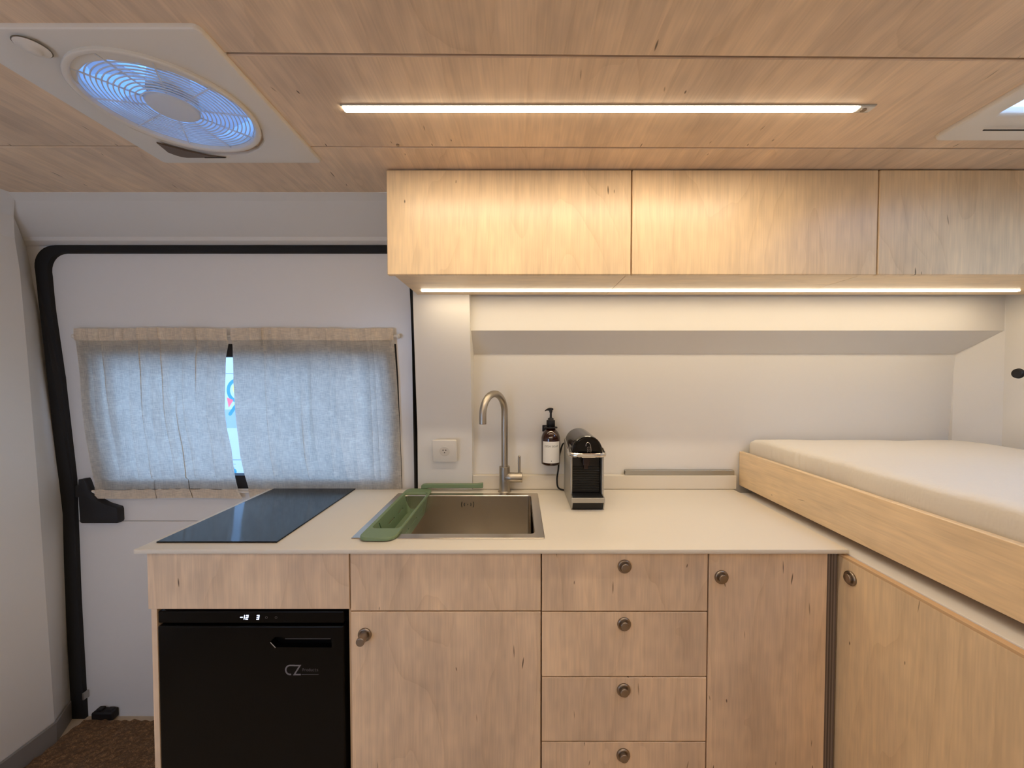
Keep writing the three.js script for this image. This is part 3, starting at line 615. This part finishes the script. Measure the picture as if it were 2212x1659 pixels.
{
  const t = thing('metal_rail', 'flat aluminium rail lying on the upstand ledge', 'rail', [0.656, 1.0163, -1.6085]);
  part(t, 'channel', merge([slab(-0.223, 0.223, 0.0004, 0.0025, -0.009, 0.009), slab(-0.223, 0.223, 0.0025, 0.019, -0.010, -0.007), slab(-0.223, 0.223, 0.0025, 0.0165, 0.006, 0.009), slab(-0.223, 0.223, 0.0165, 0.019, -0.010, 0.009, 0.001)]), M.alu);
}

// ---------------------------------------------------------------- fridge
{
  const t = thing('fridge', 'glossy black compressor fridge built into the kitchen', 'fridge', [-0.977, 0, FRONT]);
  const W = 0.512;
  const black = phys('#050506', 0.28, { specularIntensity: 0.35 });
  part(t, 'body', slab(0, W, 0.05, 0.786, -0.49, -0.03, 0.004), M.black);
  const top = part(t, 'control_strip', slab(0.001, W - 0.009, 0.752, 0.785, -0.03, -0.004, 0.003), black);
  const slot = polygon([[0.304, 0.702], [0.318, 0.716], [0.337, 0.716], [0.341, 0.709], [0.470, 0.709], [0.470, 0.687], [0.318, 0.687]]);
  const door = part(t, 'door', cut(slab(0.001, W - 0.009, 0.06, 0.7455, -0.03, -0.002, 0.004), extrude(slot, 0.05).translate(0, 0, -0.022)), black);
  part(door, 'handle_edge', tube([[0.305, 0.7015, -0.0015], [0.3185, 0.6868, -0.0015]], 0.0011, 4, 6), M.alu);
  part(door, 'handle_grip', slab(0.345, 0.468, 0.7095, 0.7125, -0.004, -0.0008, 0.001), std('#2a2726', 0.35));
  // clear seven-segment digits
  const on = std('#dfe8ff', 0.5, { emissive: new THREE.Color().setRGB(0.62, 0.74, 1), emissiveIntensity: 2.2 });
  const seg = { a: [0, 1, 1, 1], b: [1, 0.5, 1, 1], c: [1, 0, 1, 0.5], d: [0, 0, 1, 0], e: [0, 0, 0, 0.5], f: [0, 0.5, 0, 1], g: [0, 0.5, 1, 0.5] };
  const digit = (list, x) => list.split('').map((k) => { const [x0, y0, x1, y1] = seg[k], w = 0.0052, h = 0.0105, th = 0.0007; const q = slab(Math.min(x0, x1) * w - th, Math.max(x0, x1) * w + th, y0 * h - th, y1 * h + th, -0.0005, 0.0005); const p = q.attributes.position; for (let i = 0; i < p.count; i++) p.setX(i, p.getX(i) + p.getY(i) * 0.14); return q.translate(x, 0.7635, -0.0036); });
  part(top, 'digit', merge(digit('g', 0.2235)), on); part(top, 'digit', merge(digit('bc', 0.2285)), on); part(top, 'digit', merge(digit('abged', 0.2385)), on); part(top, 'digit', merge(digit('abgcd', 0.268)), on);
  for (const x of [0.294, 0.320]) part(top, 'button_mark', new THREE.TorusGeometry(0.0028, 0.0004, 6, 20).translate(x, 0.768, -0.0038), std('#6d6d70', 0.6));
  // raised grey lettering: CZ, then Products with a rule below it
  const stroke = (pts, w) => {
    const L = [], Rr = [];
    pts.forEach(([x, y], i) => {
      const [a, b] = pts[Math.max(0, i - 1)], [c, d] = pts[Math.min(pts.length - 1, i + 1)];
      let n1 = i ? [-(y - b), x - a] : null, n2 = i < pts.length - 1 ? [-(d - y), c - x] : null;
      for (const n of [n1, n2]) if (n) { const l = Math.hypot(...n); n[0] /= l; n[1] /= l; }
      n1 ??= n2; n2 ??= n1;
      const m = [n1[0] + n2[0], n1[1] + n2[1]], k = w / 2 / Math.max(0.35, (m[0] * m[0] + m[1] * m[1]) / 2);
      L.push([x + m[0] * k, y + m[1] * k]); Rr.push([x - m[0] * k, y - m[1] * k]);
    });
    return extrude(polygon([...L, ...Rr.reverse()]), 0.0005);
  };
  const ink = std('#77757a', 0.5), faint = std('#565359', 0.6);
  const cc = []; for (let i = 0; i <= 14; i++) { const a = Math.PI * (0.5 + i / 14 * 1.08); cc.push([0.013 + 0.0115 * Math.cos(a), 0.0125 * Math.sin(a)]); }
  cc.unshift([0.026, 0.0125]);
  part(door, 'logo', merge([stroke(cc, 0.0038), stroke([[0.0235, 0.0125], [0.0405, 0.0125], [0.0245, -0.0125], [0.042, -0.0125]], 0.0038).translate(0, 0, 0.0003)]).translate(0.344, 0.6255, -0.0016), ink, null, 'grey CZ emblem');
  const font = await new FontLoader().loadAsync('fonts/droid/droid_sans_mono_regular.typeface.json');
  const word = new TextGeometry('Products', { font, size: 0.0078, depth: 0.0005, curveSegments: 4 }); word.computeBoundingBox();
  const ww = word.boundingBox.max.x; word.scale(0.043 / ww, 1, 1);
  part(door, 'logo_text', merge([word.translate(0.390, 0.622, -0.0018), slab(0.388, 0.434, 0.6125, 0.6137, -0.0019, -0.0013)]), faint, null, 'small grey word Products over a thin rule');
}

// ---------------------------------------------------------------- door window curtains
{
  const rodZ = (y) => doorZ(y) + 0.0155;
  for (const [y, label, x0, x1] of [[1.576, 'thin white rod holding up both linen curtains', -1.727, -0.470], [0.945, 'lower thin white rod at the curtains foot, mostly behind the worktop', -1.752, -0.480]]) {
    const t = thing('curtain_rod', label, 'curtain rod', [0, y, rodZ(y)]);
    part(t, 'rod', new THREE.CylinderGeometry(0.0035, 0.0035, x1 - x0, 12).rotateZ(Math.PI / 2).translate((x0 + x1) / 2, 0, 0), M.plastic);
    for (const x of [x0, x1]) part(t, 'end_knob', merge([new THREE.SphereGeometry(0.0095, 20, 14), new THREE.CylinderGeometry(0.006, 0.006, 0.012, 16).rotateZ(Math.PI / 2).translate(x === x0 ? 0.01 : -0.01, 0, 0)]), M.plastic, [x, 0, 0]);
  }
  const edges = {
    left: [[[0.915, -1.737], [1.6, -1.716]], [[0.915, -1.128], [0.955, -1.150], [1.0, -1.158], [1.07, -1.160], [1.13, -1.160], [1.21, -1.170], [1.28, -1.172], [1.4, -1.160], [1.5, -1.144], [1.55, -1.129], [1.6, -1.130]]],
    right: [[[0.915, -1.10], [0.97, -1.112], [1.03, -1.124], [1.1, -1.134], [1.25, -1.137], [1.4, -1.130], [1.54, -1.112], [1.6, -1.112]], [[0.915, -0.482], [1.2, -0.482], [1.6, -0.487]]],
  };
  const pleats = {};
  const build = (name, y0, y1, nx, ny, s, L, R, out) => {
    const P = pleats[s] ??= Array.from({ length: 13 }, (_, k) => [(k + 0.25 + 0.5 * hash(k, s, 1)) / 13, 0.25 + 0.6 * hash(k, s, 2), 1.5 + 0.7 * hash(k, s, 3)]);
    const g = new THREE.PlaneGeometry(1, 1, nx, ny), p = g.attributes.position, uv = g.attributes.uv;
    for (let j = 0; j <= ny; j++) for (let i = 0; i <= nx; i++) {
      const k = j * (nx + 1) + i, u = i / nx, y = y1 + (y0 - y1) * j / ny;
      const a = lerpTable(L, y), b = lerpTable(R, y);
      let x = a + (b - a) * u, pz = 0;
      P.forEach(([c, power, slope], q) => {
        const cy = c + 0.018 * (noise(q * 3.7, y * 2.2, 90, 90, s + 8) - 0.5) * 2, w = 0.0065, e = (u - cy) * (b - a);
        const f = power * Math.max(0, Math.min(1, 1.5 * noise(q * 5.1, y * 2.6, 90, 90, s + 9))) * Math.min(1, 5 * u, 5 * (1 - u));
        const bell = Math.exp(-((e / w) ** 2));
        x -= slope * f * e * bell; pz += 0.0045 * f * bell * (e > 0 ? 1 : 0.4) + 0.010 * f * Math.exp(-((e / 0.014) ** 2));
      });
      const drop = Math.max(0, Math.min(1, (1.555 - y) / 0.55)), foot = Math.max(0, Math.min(1, (1.03 - y) / 0.1));
      const wob = u + 0.05 * (noise(u * 3, y * 3, 50, 50, s) - 0.5);
      const tight = Math.max(0, 1 - Math.min(Math.abs(y - 1.575), Math.abs(y - 0.945)) / 0.10);
      const gather = 0.0030 * tight * (noise(u * 36, y * 2, 60, 60, s + 1) - 0.5) * 2;
      const fold = (0.013 * (noise(wob * 8, y * 0.9, 50, 50, s + 2) - 0.5) * 2 + 0.009 * (noise(wob * 27 + y * 0.9, y * 1.3, 50, 50, s + 3) - 0.5) * 2 * (0.3 + 0.7 * noise(u * 6, y * 2, 50, 50, s + 5))) * (0.25 + 0.75 * Math.sin(Math.PI * Math.min(1, drop))) * (1 - 0.6 * foot);
      const belly = 0.006 * Math.sin(Math.PI * drop);
      const lip = y > 1.59 ? 0.002 * (noise(u * 60, 1, 90, 9, s + 4) - 0.5) : 0;
      const z = rodZ(Math.min(y, 1.576)) + out + fold + belly + gather * 1.3 + pz;
      p.setXYZ(k, x, y + lip + 0.002 * Math.sin(u * 7 + s), y < 1.0 ? Math.min(z, -1.5965) : z);
      uv.setXY(k, x, y);
    }
    g.computeVertexNormals();
    return g;
  };
  for (const [label, key, s] of [['left linen curtain over the door window', 'left', 60], ['right linen curtain over the door window', 'right', 75]]) {
    const t = thing('curtain', label, 'curtain', [0, 0, 0], 'linen door curtains');
    const [L, R] = edges[key];
    part(t, 'cloth', build('cloth', 0.958, 1.562, 420, 60, s, L, R, 0.007), M.curtain);
    part(t, 'header', build('header', 1.560, 1.606, 420, 8, s, L, R, 0.0105), M.hem, null, 'gathered doubled top hem with a rod pocket');
    part(t, 'hem', build('hem', 0.922, 0.960, 420, 6, s, L, R, 0.0105), M.hem, null, 'doubled bottom hem');
  }
}
{
  const px = [[165, 1036], [176, 1035], [179, 1040], [184, 1057], [194, 1069], [206, 1082], [220, 1090], [236, 1095], [246, 1098], [248, 1103], [248.5, 1128], [246, 1132], [170, 1132], [166, 1129], [165, 1100], [164, 1075], [158, 1075], [158, 1050], [164, 1047]];
  const s = polygon(px.map(([x, y]) => [(x - 207) * 0.001875, (1084 - y) * 0.001875]));
  part(scene.getObjectByName('door_1'), 'handle_cover', toCreasedNormals(extrude(s, 0.03, 0.003, 2), 0.5), M.blackPlastic, [-1.716, 0.911, -1.6165], 'black plastic handle cover');
}

// ---------------------------------------------------------------- bed
{
  const t = thing('bed_cabinet', 'maple panelled bed base with a white ledge and one knob', 'bed base', [0.86, 0, 0]);
  part(t, 'panel', grainUV(slab(0, 0.016, 0.0, 0.936, -1.09, 0.42, 0.001), 'y', 0.31, 0.77), M.maple);
  part(t, 'edge_band', slab(0, 0.016, 0.936, 0.943, -1.09, 0.42, 0.001), M.plyEdge);
  part(t, 'ledge', slab(0.0165, 0.105, 0.930, 0.946, -1.590, 0.42, 0.001), std('#e6e4e2', 0.5));
  part(t, 'frame', merge([slab(0.072, 0.09, 0, 0.929, -1.6, 0.42), slab(0.0165, 0.88, 0.0, 0.03, -1.03, 0.42), slab(0.106, 0.88, 0.90, 0.946, -1.59, 0.42)]), M.plyEdge);
  const k = knob(0.012); k.rotation.y = -Math.PI / 2; k.position.set(0, 0.895, -1.008); t.add(k);
}
{
  const t = thing('platform_bed', 'raised bed platform with a maple side board', 'bed frame', [0.905, 0.9465, 0]);
  part(t, 'side_board', grainUV(slab(0, 0.018, 0.026, 0.166, -1.612, 0.42, 0.0025), 'x', 0.2, 0.55), M.maple);
  part(t, 'platform', merge([slab(0.055, 0.845, 0.0005, 0.03, -1.59, 0.42), slab(0.0185, 0.055, 0.027, 0.03, -1.61, 0.42)]), M.plyEdge);
}
{
  const nx = 36, nz = 460, ny = 14;
  // finer grid: subdivide a box and round it
  const b = new THREE.BoxGeometry(0.815, 0.195, 2.015, nx, ny, nz), p = b.attributes.position, h = [0.4075, 0.0975, 1.0075], r = 0.028;
  for (let i = 0; i < p.count; i++) {
    const v = [p.getX(i), p.getY(i), p.getZ(i)], c = v.map((q, k) => Math.max(-h[k] + r, Math.min(h[k] - r, q))), d = v.map((q, k) => q - c[k]);
    const l = Math.hypot(...d); let n = l > 1e-6 ? d.map((q) => q / l) : [0, 1, 0];
    const on = l > 1e-6 ? c.map((q, k) => q + n[k] * r) : v;
    const z = on[2], y = on[1], x = on[0];
    const side = Math.max(0, -n[0]), top = Math.max(0, n[1]);
    const ripple = side * (0.006 * (noise(z * 75 + y * 9, y * 4, 300, 50, 91) - 1) * Math.max(0, 2.4 * noise(z * 5, 1, 50, 50, 92) - 0.7) + 0.007 * (noise(z * 14, y * 5, 200, 50, 96) - 1));
    const wave = top * (0.006 * (noise(x * 4, z * 3, 90, 90, 93) - 0.5) + 0.006 * (noise(x * 9 + z * 14, z * 5, 300, 300, 94) - 0.5) * noise(x * 3, z * 3, 60, 60, 95));
    const corner = top * -0.012 * Math.max(0, Math.min(1, (-z - 0.86) / 0.14)) ** 2;
    p.setXYZ(i, x + n[0] * 0 - ripple, y + wave + corner, z);
  }
  b.computeVertexNormals();
  const s = mergeVertices(b.deleteAttribute('uv') && b.deleteAttribute('normal'), 1e-5); s.computeVertexNormals();
  const q = s.attributes.position, uv = new Float32Array(q.count * 2);
  for (let i = 0; i < q.count; i++) { uv[i * 2] = q.getX(i) + q.getY(i); uv[i * 2 + 1] = q.getZ(i); }
  s.setAttribute('uv', new THREE.BufferAttribute(uv, 2));
  single('mattress', 'thick mattress under a cream fitted sheet on the bed', 'mattress', s, M.sheet, [0.9265 + 0.4075, 0.9775 + 0.0975, -0.595]);
}
{
  const t = thing('wall_button', 'round black cap on the end wall above the bed', 'cap', [1.7598, 1.430, -1.388]);
  part(t, 'cap', new THREE.LatheGeometry([[0, 0.008], [0.014, 0.008], [0.0165, 0.006], [0.018, 0.0]].map(([x, y]) => new THREE.Vector2(x, y)), 32).rotateZ(Math.PI / 2), M.blackPlastic);
}

// ---------------------------------------------------------------- door mat
{
  const t = thing('door_mat', 'brown coarse coir mat on the floor before the door', 'mat', [-1.41, 0, -1.29]);
  const g = new THREE.BoxGeometry(0.745, 0.014, 0.57, 120, 1, 90), p = g.attributes.position;
  for (let i = 0; i < p.count; i++) if (p.getY(i) > 0) p.setY(i, p.getY(i) + 0.007 * (noise((p.getX(i) + 1) * 60, (p.getZ(i) + 1) * 60, 300, 300, 55) - 0.5) + 0.002 * Math.sin((p.getX(i) + p.getZ(i)) * 150));
  g.computeVertexNormals(); g.translate(0, 0.0075, 0);
  part(t, 'pile', g, M.coir);
}

renderer.render(scene, camera);
